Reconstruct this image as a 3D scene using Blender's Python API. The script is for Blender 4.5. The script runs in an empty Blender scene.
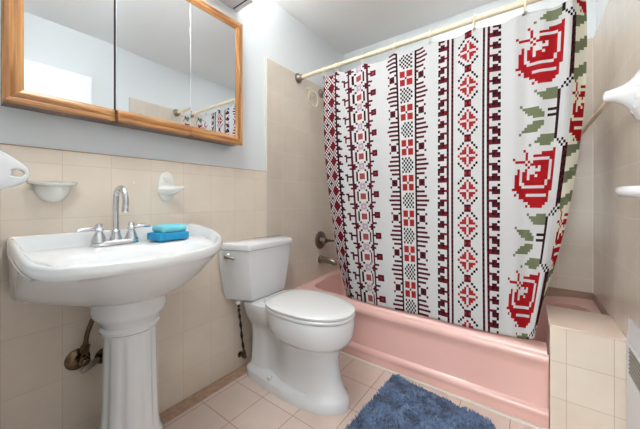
import bpy, bmesh, math, random
from mathutils import Vector, Matrix
random.seed(7)
PI = math.pi
scene = bpy.context.scene
C = scene.collection

# ------------------------------------------------------------------ helpers
def link(name, bm, mat, parent=None, smooth=True, loc=None):
    me = bpy.data.meshes.new(name)
    bmesh.ops.recalc_face_normals(bm, faces=bm.faces[:])
    bm.to_mesh(me); bm.free()
    mats = mat if isinstance(mat, (list, tuple)) else [mat]
    for m in mats: me.materials.append(m)
    if smooth:
        me.polygons.foreach_set('use_smooth', [True]*len(me.polygons))
        try: me.set_sharp_from_angle(angle=math.radians(38))
        except Exception: pass
    o = bpy.data.objects.new(name, me); C.objects.link(o)
    if parent is not None:
        o.parent = parent
        # parts are modelled in world space: undo the parent's placement
        o.matrix_parent_inverse = world_of(parent).inverted()
    return o

def world_of(o):
    m = Matrix.LocRotScale(o.location, o.rotation_euler, o.scale)
    if o.parent is not None:
        m = world_of(o.parent) @ o.matrix_parent_inverse @ m
    return m

def tag(o, label, cat, group=None):
    o['label'] = label; o['category'] = cat
    if group: o['group'] = group
    return o

def thing(name, label, cat, loc=(0,0,0), group=None):
    o = bpy.data.objects.new(name, None); C.objects.link(o)
    o.location = loc; o.empty_display_size = .05
    return tag(o, label, cat, group)

def struct(name, bm, mat, parent=None, smooth=False):
    o = link(name, bm, mat, parent, smooth)
    if parent is None: o['kind'] = 'structure'
    return o

def add_box(bm, lo, hi, bev=0.0, seg=2):
    r = bmesh.ops.create_cube(bm, size=1)
    vs = r['verts']
    for v in vs:
        v.co = Vector([lo[i] + (v.co[i]+.5)*(hi[i]-lo[i]) for i in range(3)])
    if bev > 0:
        es = list({e for v in vs for e in v.link_edges})
        bmesh.ops.bevel(bm, geom=es, offset=bev, segments=seg, profile=.5, affect='EDGES')
def box(lo, hi, bev=0.0, seg=2):
    bm = bmesh.new(); add_box(bm, lo, hi, bev, seg); return bm

def add_loft(bm, rings, cap0=True, cap1=True, closed=True):
    vr = [[bm.verts.new(p) for p in r] for r in rings]
    n = len(rings[0])
    for a, b in zip(vr, vr[1:]):
        for i in range(n if closed else n-1):
            j = (i+1) % n
            try: bm.faces.new((a[i], a[j], b[j], b[i]))
            except ValueError: pass
    if cap0: bm.faces.new(list(reversed(vr[0])))
    if cap1: bm.faces.new(vr[-1])
    return vr
def loft(rings, **k):
    bm = bmesh.new(); add_loft(bm, rings, **k); return bm

def frame_for(d):
    d = Vector(d).normalized()
    a = Vector((0,0,1)) if abs(d.z) < .9 else Vector((1,0,0))
    u = d.cross(a).normalized(); w = d.cross(u).normalized()
    return d, u, w

def add_lathe(bm, prof, org, axis, n=32, cap0=True, cap1=True):
    """prof = [(distance along axis, radius)]"""
    d, u, w = frame_for(axis); org = Vector(org)
    rings = [[org + d*t + (u*math.cos(2*PI*i/n) + w*math.sin(2*PI*i/n))*max(r, 1e-4) for i in range(n)] for t, r in prof]
    add_loft(bm, rings, cap0, cap1)
def lathe(prof, org, axis, n=32, **k):
    bm = bmesh.new(); add_lathe(bm, prof, org, axis, n, **k); return bm

def spline(pts, m=8):
    pts = [Vector(p) for p in pts]; out = []
    for i in range(len(pts)-1):
        p0 = pts[max(i-1,0)]; p1 = pts[i]; p2 = pts[i+1]; p3 = pts[min(i+2,len(pts)-1)]
        for k in range(m):
            t = k/m
            out.append(.5*((2*p1)+(p2-p0)*t+(2*p0-5*p1+4*p2-p3)*t*t+(3*p1-p0-3*p2+p3)*t**3))
    out.append(pts[-1]); return out

def add_tube(bm, path, rad, n=14, closed=False, cap=True):
    path = [Vector(p) for p in path]; N = len(path)
    rs = rad if isinstance(rad, (list, tuple)) else [rad]*N
    def tang(i):
        if closed: return (path[(i+1)%N]-path[i-1]).normalized()
        return (path[min(i+1,N-1)]-path[max(i-1,0)]).normalized()
    d, u, w = frame_for(tang(0)); rings = []
    for i in range(N):
        t = tang(i); u = (u - t*u.dot(t)).normalized(); w = t.cross(u)
        rings.append([path[i] + (u*math.cos(2*PI*k/n)+w*math.sin(2*PI*k/n))*rs[i] for k in range(n)])
    if closed: rings.append(rings[0])
    vr = add_loft(bm, rings, cap and not closed, cap and not closed)
    if closed: bmesh.ops.remove_doubles(bm, verts=bm.verts[:], dist=1e-6)
def tube(path, rad, **k):
    bm = bmesh.new(); add_tube(bm, path, rad, **k); return bm

def add_prism(bm, pts, axis, a, b, bev=0):
    """polygon pts (2d) extruded along axis from a to b"""
    def P(p, t):
        if axis == 'x': return (t, p[0], p[1])
        if axis == 'y': return (p[0], t, p[1])
        return (p[0], p[1], t)
    add_loft(bm, [[P(p,a) for p in pts], [P(p,b) for p in pts]])
    if bev:
        es = [e for e in bm.edges if len(e.link_faces)==2 and e.calc_face_angle(0) > .5]
        bmesh.ops.bevel(bm, geom=es, offset=bev, segments=2, profile=.5, affect='EDGES')

# ------------------------------------------------------------------ materials
def lin(r, g, b):
    f = lambda c: c/12.92 if c <= .04045 else ((c+.055)/1.055)**2.4
    return (f(r/255), f(g/255), f(b/255), 1)

def mat(name, col, rough=.5, metal=0, coat=0, spec=.5, noise=0, nscale=8, bump=0, bscale=60, sss=0):
    m = bpy.data.materials.new(name); m.use_nodes = True
    nt = m.node_tree; b = nt.nodes['Principled BSDF']
    b.inputs['Base Color'].default_value = col
    b.inputs['Roughness'].default_value = rough
    b.inputs['Metallic'].default_value = metal
    b.inputs['Coat Weight'].default_value = coat
    b.inputs['Coat Roughness'].default_value = .05
    b.inputs['Specular IOR Level'].default_value = spec
    tc = nt.nodes.new('ShaderNodeTexCoord')
    if noise:
        n = nt.nodes.new('ShaderNodeTexNoise'); n.inputs['Scale'].default_value = nscale; n.inputs['Detail'].default_value = 5
        nt.links.new(tc.outputs['Object'], n.inputs['Vector'])
        r = nt.nodes.new('ShaderNodeValToRGB')
        r.color_ramp.elements[0].position = .3; r.color_ramp.elements[1].position = .7
        r.color_ramp.elements[0].color = tuple(c*(1-noise) for c in col[:3])+(1,)
        r.color_ramp.elements[1].color = tuple(min(1,c*(1+noise)) for c in col[:3])+(1,)
        nt.links.new(n.outputs['Fac'], r.inputs['Fac']); nt.links.new(r.outputs['Color'], b.inputs['Base Color'])
    if bump:
        n2 = nt.nodes.new('ShaderNodeTexNoise'); n2.inputs['Scale'].default_value = bscale; n2.inputs['Detail'].default_value = 3
        nt.links.new(tc.outputs['Object'], n2.inputs['Vector'])
        bp = nt.nodes.new('ShaderNodeBump'); bp.inputs['Strength'].default_value = bump; bp.inputs['Distance'].default_value = .003
        nt.links.new(n2.outputs['Fac'], bp.inputs['Height']); nt.links.new(bp.outputs['Normal'], b.inputs['Normal'])
    return m

def tile_mat(name, axes, bw, bh, off, c1, c2, grout, rough=.3, mortar=.0014, bump=.25, blotch=.06, offset=0.0, stain=None):
    m = bpy.data.materials.new(name); m.use_nodes = True
    nt = m.node_tree; b = nt.nodes['Principled BSDF']; L = nt.links.new
    tc = nt.nodes.new('ShaderNodeTexCoord'); sp = nt.nodes.new('ShaderNodeSeparateXYZ'); cb = nt.nodes.new('ShaderNodeCombineXYZ')
    L(tc.outputs['Object'], sp.inputs[0])
    for k, (ax, o) in enumerate(zip(axes, off)):
        ad = nt.nodes.new('ShaderNodeMath'); ad.operation = 'ADD'; ad.inputs[1].default_value = -o + 40*(bw, bh)[k]
        L(sp.outputs[ax], ad.inputs[0]); L(ad.outputs[0], cb.inputs[k])
    br = nt.nodes.new('ShaderNodeTexBrick'); br.offset = offset; br.squash = 1
    br.inputs['Scale'].default_value = 1; br.inputs['Brick Width'].default_value = bw; br.inputs['Row Height'].default_value = bh
    br.inputs['Mortar Size'].default_value = mortar; br.inputs['Mortar Smooth'].default_value = .35; br.inputs['Bias'].default_value = 0
    br.inputs['Color1'].default_value = c1; br.inputs['Color2'].default_value = c2; br.inputs['Mortar'].default_value = grout
    L(cb.outputs[0], br.inputs['Vector'])
    n = nt.nodes.new('ShaderNodeTexNoise'); n.inputs['Scale'].default_value = 5; n.inputs['Detail'].default_value = 6; n.inputs['Roughness'].default_value = .65
    L(tc.outputs['Object'], n.inputs['Vector'])
    rp = nt.nodes.new('ShaderNodeValToRGB')
    rp.color_ramp.elements[0].position = .3; rp.color_ramp.elements[1].position = .72
    rp.color_ramp.elements[0].color = (1-blotch*1.0, 1-blotch*1.25, 1-blotch*1.5, 1); rp.color_ramp.elements[1].color = (1+blotch*.5, 1+blotch*.5, 1+blotch*.5, 1)
    L(n.outputs['Fac'], rp.inputs['Fac'])
    mx = nt.nodes.new('ShaderNodeMix'); mx.data_type = 'RGBA'; mx.blend_type = 'MULTIPLY'; mx.inputs['Factor'].default_value = 1
    L(br.outputs['Color'], mx.inputs['A']); L(rp.outputs['Color'], mx.inputs['B'])
    L(mx.outputs['Result'], b.inputs['Base Color'])
    b.inputs['Roughness'].default_value = rough
    n3 = nt.nodes.new('ShaderNodeTexNoise'); n3.inputs['Scale'].default_value = 7; n3.inputs['Detail'].default_value = 1
    L(tc.outputs['Object'], n3.inputs['Vector'])
    inv = nt.nodes.new('ShaderNodeMath'); inv.operation = 'MULTIPLY_ADD'; inv.inputs[1].default_value = -1.0
    L(br.outputs['Fac'], inv.inputs[0]); L(n3.outputs['Fac'], inv.inputs[2])
    bp = nt.nodes.new('ShaderNodeBump'); bp.inputs['Strength'].default_value = bump; bp.inputs['Distance'].default_value = .002
    L(inv.outputs[0], bp.inputs['Height']); L(bp.outputs['Normal'], b.inputs['Normal'])
    return m

def wood_mat(name, along, dark, mid, light):
    m = bpy.data.materials.new(name); m.use_nodes = True
    nt = m.node_tree; b = nt.nodes['Principled BSDF']; L = nt.links.new
    tc = nt.nodes.new('ShaderNodeTexCoord'); mp = nt.nodes.new('ShaderNodeMapping')
    s = [70, 70, 70]; s['xyz'.index(along)] = 3.5
    mp.inputs['Scale'].default_value = s
    L(tc.outputs['Object'], mp.inputs['Vector'])
    n = nt.nodes.new('ShaderNodeTexNoise'); n.inputs['Scale'].default_value = 1; n.inputs['Detail'].default_value = 6; n.inputs['Distortion'].default_value = .6
    L(mp.outputs[0], n.inputs['Vector'])
    r = nt.nodes.new('ShaderNodeValToRGB'); e = r.color_ramp.elements
    e[0].position = .3; e[0].color = dark; e[1].position = .68; e[1].color = light
    k = e.new(.5); k.color = mid
    L(n.outputs['Fac'], r.inputs['Fac']); L(r.outputs['Color'], b.inputs['Base Color'])
    b.inputs['Roughness'].default_value = .38; b.inputs['Coat Weight'].default_value = .25
    return m

M = {}
M['paint'] = mat('white_wall_paint', lin(222,226,228), .6, bump=.05, bscale=90)
M['ceil'] = mat('ceiling_paint', lin(242,243,243), .8, bump=.06, bscale=60)
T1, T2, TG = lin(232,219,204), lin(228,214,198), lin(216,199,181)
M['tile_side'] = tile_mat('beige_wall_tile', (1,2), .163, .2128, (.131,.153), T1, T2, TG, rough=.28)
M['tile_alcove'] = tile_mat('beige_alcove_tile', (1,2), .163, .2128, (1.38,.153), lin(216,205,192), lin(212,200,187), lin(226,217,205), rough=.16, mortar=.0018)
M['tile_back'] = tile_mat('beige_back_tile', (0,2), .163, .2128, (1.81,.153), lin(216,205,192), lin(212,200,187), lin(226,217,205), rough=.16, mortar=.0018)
M['tile_ledge'] = tile_mat('beige_ledge_tile', (0,2), .150, .165, (1.625,.18), T1, T2, lin(196,178,160), rough=.3)
M['tile_top'] = mat('pinkish_ledge_top_tile', lin(226,203,187), .3, noise=.04)
M['bullnose'] = mat('cream_edge_trim', lin(236,230,218), .4)
M['floor'] = tile_mat('pinkish_floor_tile', (0,1), .2185, .2125, (.325,1.05), lin(228,209,199), lin(222,202,191), lin(172,134,120), rough=.34, mortar=.0022, blotch=.09)
M['border'] = mat('brown_stone_border', lin(184,150,126), .35, noise=.2, nscale=30)
M['brownbase'] = mat('brown_base_strip', lin(150,116,96), .3, noise=.1, nscale=12)
M['caulk'] = mat('white_caulk', lin(234,225,216), .5)
M['ceramic'] = mat('white_porcelain', lin(232,233,234), .12, coat=.6)
M['toilet'] = mat('white_toilet_china', lin(230,231,233), .14, coat=.6)
M['seatp'] = mat('white_seat_plastic', lin(236,236,236), .22, coat=.2)
M['ivory'] = mat('ivory_ceramic', lin(234,232,226), .2, coat=.4)
M['pink'] = mat('pink_enamel', lin(232,186,177), .2, coat=.4)
M['chrome'] = mat('polished_chrome', lin(215,215,218), .12, 1)
M['nickel'] = mat('brushed_nickel', lin(150,142,132), .3, 1)
M['brass'] = mat('aged_brass', lin(116,96,74), .24, 1, noise=.3, nscale=60)
M['braid'] = mat('dark_braided_hose', lin(70,62,54), .45, .5, noise=.5, nscale=90)
M['mirror'] = mat('mirror_glass', lin(222,224,226), .015, 1)
M['dark'] = mat('gap_shade_black', lin(20,18,16), .6)  # black put into narrow gaps in place of their shade
M['cream'] = mat('cream_plastic', lin(232,222,200), .35)
M['rodm'] = mat('cream_rod_enamel', lin(226,212,186), .35)
M['beige'] = mat('beige_bar', lin(222,200,172), .4, noise=.1, nscale=30)
M['vent'] = mat('white_painted_metal', lin(228,227,230), .4)
M['grill'] = mat('grey_grille_metal', lin(146,138,130), .45)
M['white'] = mat('white_gloss_trim', lin(240,240,240), .4)
M['bluelt'] = mat('turquoise_sponge', lin(120,204,218), .85, noise=.12, nscale=120, bump=.8, bscale=180)
M['bluedk'] = mat('blue_sponge', lin(30,146,194), .8, noise=.12, nscale=120, bump=.8, bscale=180)
M['rug'] = mat('blue_shag_base', lin(48,68,104), .95)
OD, OM, OL = lin(124,74,32), lin(164,110,58), lin(190,140,84)
M['oak_y'] = wood_mat('oak_grain_along', 'y', OD, OM, OL)
M['oak_z'] = wood_mat('oak_grain_upright', 'z', OD, OM, OL)
M['oakdark'] = wood_mat('dark_oak_side', 'z', lin(72,40,20), lin(96,56,28), lin(118,72,38))
M['lamp'] = bpy.data.materials.new('lamp_and_fill_glow'); M['lamp'].use_nodes = True  # shared by the vanity diffuser and the added tub and hall fills
_b = M['lamp'].node_tree.nodes['Principled BSDF']; _b.inputs['Emission Color'].default_value = (.96,1,.985,1); _b.inputs['Emission Strength'].default_value = 6
M['globe'] = M['lamp'].copy(); M['globe'].name = 'added_globe_glow'; M['globe'].node_tree.nodes['Principled BSDF'].inputs['Emission Strength'].default_value = 25
# rug tufts, slight variety per tuft through a noise on position
def rug_mat():
    m = bpy.data.materials.new('blue_shag_tufts'); m.use_nodes = True
    nt = m.node_tree; b = nt.nodes['Principled BSDF']; L = nt.links.new
    tc = nt.nodes.new('ShaderNodeTexCoord')
    n = nt.nodes.new('ShaderNodeTexNoise'); n.inputs['Scale'].default_value = 55; n.inputs['Detail'].default_value = 4
    L(tc.outputs['Object'], n.inputs['Vector'])
    r = nt.nodes.new('ShaderNodeValToRGB'); e = r.color_ramp.elements
    e[0].position = .3; e[0].color = lin(78,100,138); e[1].position = .72; e[1].color = lin(134,156,190)
    L(n.outputs['Fac'], r.inputs['Fac']); L(r.outputs['Color'], b.inputs['Base Color'])
    b.inputs['Roughness'].default_value = .9; b.inputs['Sheen Weight'].default_value = .3
    return m
M['tuft'] = rug_mat()

# ------------------------------------------------------------------ dimensions
W, YN, YB, ZC = 1.815, .03, 2.41, 2.53
YT = 1.38          # where the tall alcove tile starts on the left wall
ZL, ZA = 1.272, 2.08

# ------------------------------------------------------------------ room shell
bm = bmesh.new(); add_box(bm, (-.12,-2.4,-.1), (W+.12, YB+.12, 0)); struct('floor', bm, M['floor'])
bm = bmesh.new(); add_box(bm, (-.12,-2.4,ZC), (W+.12, YB+.12, ZC+.1)); struct('ceiling', bm, M['ceil'])
bm = bmesh.new(); add_box(bm, (-.12,-2.4,0), (-.011, YB+.12, ZC)); struct('wall_left', bm, M['paint'])
bm = bmesh.new(); add_box(bm, (-.011, YN, 0), (0, YT, ZL)); struct('trim_1', bm, M['tile_side'])
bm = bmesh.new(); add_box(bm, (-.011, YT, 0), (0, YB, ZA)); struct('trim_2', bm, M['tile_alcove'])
# bullnose edges
bm = bmesh.new(); add_box(bm, (-.011, YT-.006, ZL), (.0015, YT+.004, ZA+.004), .001); add_box(bm, (-.011, YT+.004, ZA), (.0012, YB, ZA+.004), .001)
struct('trim_3', bm, M['bullnose'])
bm = bmesh.new(); add_box(bm, (-.011, YN, ZL), (.001, YT-.006, ZL+.004), .001); struct('trim_4', bm, M['border'])
bm = bmesh.new(); add_box(bm, (-.12, YB+.011, 0), (W+.12, YB+.12, ZC)); struct('wall_back', bm, M['paint'])
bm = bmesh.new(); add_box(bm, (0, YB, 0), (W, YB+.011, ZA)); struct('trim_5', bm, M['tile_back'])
bm = bmesh.new(); add_box(bm, (W+.011, -2.4, 0), (W+.12, YB+.12, ZC)); struct('wall_right', bm, M['paint'])
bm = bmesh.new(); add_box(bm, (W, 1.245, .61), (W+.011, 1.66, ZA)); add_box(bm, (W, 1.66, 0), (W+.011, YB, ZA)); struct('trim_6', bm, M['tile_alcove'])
bm = bmesh.new(); add_box(bm, (W, .85, .61), (W+.011, 1.245, ZL)); struct('trim_7', bm, M['tile_side'])
# near wall with the doorway the photograph is taken from
bm = bmesh.new()
add_box(bm, (-.011, YN-.11, 0), (.95, YN, ZC)); add_box(bm, (.95, YN-.11, 2.16), (W+.011, YN, ZC)); add_box(bm, (1.79, YN-.11, 0), (W+.011, YN, 2.16))
struct('wall_near', bm, M['paint'])
bm = bmesh.new(); add_box(bm, (.86, YN, 0), (.95, YN+.014, 2.24), .003); add_box(bm, (.95, YN, 2.16), (1.80, YN+.014, 2.24), .003)
struct('trim_8', bm, M['white'])
bm = bmesh.new(); add_box(bm, (-.12,-2.5,0), (W+.12,-2.4,ZC)); struct('wall_hall', bm, M['paint'])
# open door leaf resting near the right wall (seen in the mirror)
dr = struct('door_1', box((1.765,.05,.012), (1.80,.80,2.14), .002), M['white'])
k = lathe([(0,.026),(.004,.026),(.006,.01),(.035,.01),(.04,.022),(.055,.027),(.066,.02),(.068,0)], (1.765,.735,.98), (-1,0,0), 24)
link('door_knob', k, M['nickel'], dr)
bm = bmesh.new()
for z0, z1 in ((.2,.95),(1.1,1.95)):
    for y0, y1 in ((.14,.40),(.46,.72)):
        add_box(bm, (1.7615,y0,z0), (1.7655,y1,z1), .0015)
link('door_panel', bm, M['white'], dr, False)

# floor border strip along the left wall + caulk line along the tub
bm = box((0, YN, 0), (.082, 1.68, .003)); struct('baseboard_left', bm, M['border'])
bm = box((.082, 1.664, 0), (1.575, 1.683, .011), .004); struct('trim_9', bm, M['caulk'])

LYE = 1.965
bm = bmesh.new(); add_box(bm, (.0,YB-.004,.40), (W,YB,.497)); add_box(bm, (W-.004,LYE,.40), (W,YB-.004,.497)); struct('trim_10', bm, M['brownbase'])  # thin brown strip along the foot of the back and right alcove walls
# tiled ledge at the right end of the tub
LX0, LY0, LY1, LZ = 1.568, 1.662, 1.958, .508
led = thing('tiled_ledge', 'low beige tiled box ledge closing the right end of the pink tub', 'ledge', (1.7,1.77,0))
link('tiled_body', box((LX0,LY0,0), (W,LY1,LZ-.010)), M['tile_ledge'], led, False)
link('ledge_top', box((LX0-.004,LY0-.004,LZ-.010), (W,LY1+.003,LZ), .004), M['tile_top'], led)

# ------------------------------------------------------------------ bathtub
def smooth(a, b, t):
    t = max(0, min(1, (t-a)/(b-a))); return t*t*(3-2*t)
def tub_height(x, y):
    rise = .060*smooth(1.3, 1.78, x)*smooth(1.74, 1.9, y)
    rim = .376 + .020*smooth(1.75, 2.2, y) + rise
    # rim outline -> inner basin
    x0, x1, y0, y1 = .085, 1.755, 1.762, 2.27
    cx, cy, ax, ay = (x0+x1)/2, (y0+y1)/2, (x1-x0)/2, (y1-y0)/2
    n = 7.0
    d = (abs((x-cx)/ax)**n + abs((y-cy)/ay)**n)**(1/n)
    t = max(0, min(1, (1-d)/.28))
    s = t**.55 if t > 0 else 0
    lip = 0
    if d > 1: # soft rolled edge near the front
        pass
    depth = rim - .075
    h = rim - depth*(1-(1-s)**2.2)
    return h
xs = [i*1.808/120 for i in range(121)]
YA = 1.686
ys = [YA + (YB-.0055-YA)*j/64 for j in range(65)]
bm = bmesh.new(); grid = {}
def inside(x, y): return not (x > LX0-.009 and y < LY1+.006)
xs2 = sorted(set(xs + [LX0-.01])); ys2 = sorted(set(ys + [LY1+.008]))
def rim_round(x, y, h):
    # rolled front edge of the rim
    e = y - YA
    r = .022
    if e < r: h -= r - math.sqrt(max(0, r*r-(r-e)**2))
    return h
ys3 = sorted(set(ys2 + [YA+.002, YA+.005, YA+.010, YA+.015]))
for i, x in enumerate(xs2):
    for j, y in enumerate(ys3):
        if inside(x, y): grid[i,j] = bm.verts.new((x+.0015, y, rim_round(x, y, tub_height(x, y))))
for i in range(len(xs2)-1):
    for j in range(len(ys3)-1):
        q = [(i,j),(i+1,j),(i+1,j+1),(i,j+1)]
        if all(k in grid for k in q): bm.faces.new([grid[k] for k in q])
# outer skirts down the cut-out and right / left / back sides
skirt = [e for e in bm.edges if len(e.link_faces) == 1 and not all(abs(v.co.y-YA) < 1e-5 for v in e.verts)]
r = bmesh.ops.extrude_edge_only(bm, edges=skirt)
for g in r['geom']:
    if isinstance(g, bmesh.types.BMVert): g.co.z = .02
tub = thing('bathtub', 'pink enamel bathtub behind the patterned shower curtain', 'bathtub', (.9,2.0,0))
link('basin', bm, M['pink'], tub)
# apron: profile swept along x (rolled rim, recessed panel, foot band)
prof = [(YA, .3545), (YA-.008,.345), (YA-.012,.330), (YA-.008,.312), (YA+.004,.296), (YA+.008,.26), (YA+.008,.12), (YA+.006,.098), (YA-.004,.088), (YA-.010,.080), (YA-.011,.066), (YA-.006,.056), (YA-.004,.045), (YA-.004,.011), (YA+.02,.011)]
bm = bmesh.new()
add_loft(bm, [[(x, p[0], p[1]) for p in prof] for x in [0.0015+ (LX0-.003-.0015)*i/40 for i in range(41)]], cap0=False, cap1=False, closed=False)
link('apron', bm, M['pink'], tub)
link('drain', lathe([(0,.03),(.004,.03),(.006,.024),(.006,0)], (.30,2.02,.074), (0,0,1), 24), M['nickel'], tub)

# ------------------------------------------------------------------ shower fittings on the left wall
t = thing('tub_faucet_valve', 'round brushed nickel shower valve with a lever on the alcove wall', 'valve', (0,2.02,.715))
link('escutcheon', lathe([(-.001,.078),(.006,.078),(.012,.070),(.016,.045),(.018,.0)], (.0005,2.02,.715), (1,0,0), 40), M['nickel'], t)
link('valve_stem', lathe([(0,.030),(.03,.028),(.05,.024),(.052,0)], (.016,2.02,.715), (1,0,0), 28), M['nickel'], t)
link('lever', tube(spline([(.055,2.02,.715),(.060,2.05,.712),(.066,2.09,.707),(.07,2.13,.70)]), [.015]*8+[.012]*8+[.010]*9), M['nickel'], t)
t = thing('tub_spout', 'brushed nickel tub spout below the round shower valve', 'spout', (0,2.02,.545))
link('wall_flange', lathe([(0,.036),(.006,.036),(.010,.028),(.010,0)], (.0005,2.02,.545), (1,0,0), 28), M['nickel'], t)
link('spout_body', tube([(.008,2.02,.545),(.05,2.02,.545),(.10,2.02,.544),(.135,2.02,.540),(.15,2.02,.528),(.153,2.02,.512)], [.027,.028,.027,.026,.024,.021], n=24), M['nickel'], t)
t = thing('shower_fixture', 'metal shower fixture with round wall flange half hidden behind the curtain', 'shower', (0,2.03,2.02))
link('wall_flange', lathe([(0,.040),(.005,.040),(.016,.022),(.020,.012),(.020,0)], (.0005,2.03,2.02), (1,0,0), 28), M['nickel'], t)
link('arm', tube(spline([(.012,2.03,2.02),(.06,2.03,2.025),(.11,2.03,2.012),(.15,2.03,1.98)]), .0095), M['nickel'], t)
link('shower_head', lathe([(0,.012),(.02,.014),(.045,.034),(.06,.036),(.062,0)], (.147,2.03,1.983), (.75,0,-.66), 24), M['nickel'], t)
# ring hanger
t = thing('towel_ring', 'cream plastic ring hanging below the left end of the shower rod', 'ring', (0,1.86,1.955))
link('suction_base', lathe([(0,.026),(.004,.026),(.010,.015),(.022,.012),(.028,.015),(.030,0)], (.0005,1.872,1.958), (1,0,0), 28), M['cream'], t)
ring = []
for i in range(40):
    a = 2*PI*i/40
    ring.append((.026, 1.885+.066*math.sin(a), 1.925+.062*math.cos(a)))
link('ring', tube(ring, .0055, closed=True, n=10), M['cream'], t)
link('upper_hook', tube(spline([(.003,1.825,2.005),(.02,1.832,1.998),(.03,1.85,1.985),(.028,1.872,1.962)]), .005), M['cream'], t)

# ------------------------------------------------------------------ curtain rod, rings, curtain
RY, RZ = 1.722, 2.050
t = thing('shower_curtain_rod', 'cream shower curtain rod spanning the tub opening', 'curtain rod', (0,RY,RZ))
link('rod', tube([(.02,RY,RZ),(W-.02,RY,RZ)], .0155, n=20), M['rodm'], t)
for x, d in ((.0005,1),(W-.0005,-1)):
    link('end_flange', lathe([(0,.040),(.006,.040),(.011,.032),(.020,.024),(.045,.021),(.046,.014)], (x,RY,RZ), (d,0,0), 28), M['nickel'], t)

ANCH = [(0,.252,.291,.443),(11,.363,.399,.489),(14,.401,.436,.516),(19.5,.476,.512,.575),(24.5,.555,.587,.652),(29.5,.616,.647,.692),(34,.683,.704,.758),
 (39,.753,.774,.805),(45.5,.822,.846,.869),(50.5,.878,.897,.915),(55.5,.942,.943,.957),(62,1.009,1.02,1.029),(67,1.073,1.069,1.07),(71.5,1.126,1.124,1.129),
 (80.5,1.227,1.224,1.224),(89.5,1.323,1.318,1.324),(94,1.377,1.373,1.366),(100,1.441,1.424,1.394),(116,1.627,1.583,1.492),(119,1.652,1.605,1.505),(121,1.664,1.622,1.513),(129,1.700,1.666,1.508)]
ROSE = ["....R..........R",".....R.....RRRRR",".....R..RRRRRRRR","R....R..wwwwwwRR",".RRRRwR.RRRRRRwR",".....RwRRRRRRRwR",".....wRwwRwRRRwR","..R..R.wwwwRRRwR",
 "..RwRRwwwRRRRRwR",".RRwRRwRRwRRRRwR",".RRwRRwRRRRRRRwR",".RRwRRRRRRRRRwRR",".RRwwRRRRRRRRwRR",".RRRwwwwwwwwwRRR","RRRRRRRRRRRRRRRR","..RRRRRRRRRRRRR.",
 ".R.RRRwwwwwwwwR.","...RRRRRRRRRRRR.",".....RRRRRRRRRR.",".......RRRRRRR..","......R.RRRRR..."]
LEAF = {23:(7,"G...GGGG"),24:(7,".GGGGGGG"),25:(8,".GGGGGG"),26:(9,".GGGGG"),28:(2,"G........"),29:(3,"GGGGGG.."),30:(4,"GGGGGG."),31:(5,"GGGGGG"),32:(7,"GGGG"),
 34:(7,"GGGG"),35:(5,"GGGGGG"),36:(4,"GGGGGG."),37:(3,"GGGGGG.."),38:(2,"G........"),39:(9,".GGGGG"),40:(8,".GGGGGG"),41:(7,".GGGGGGG"),42:(6,"G...GGGG")}
CH = (2.000-.386)/119
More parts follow.
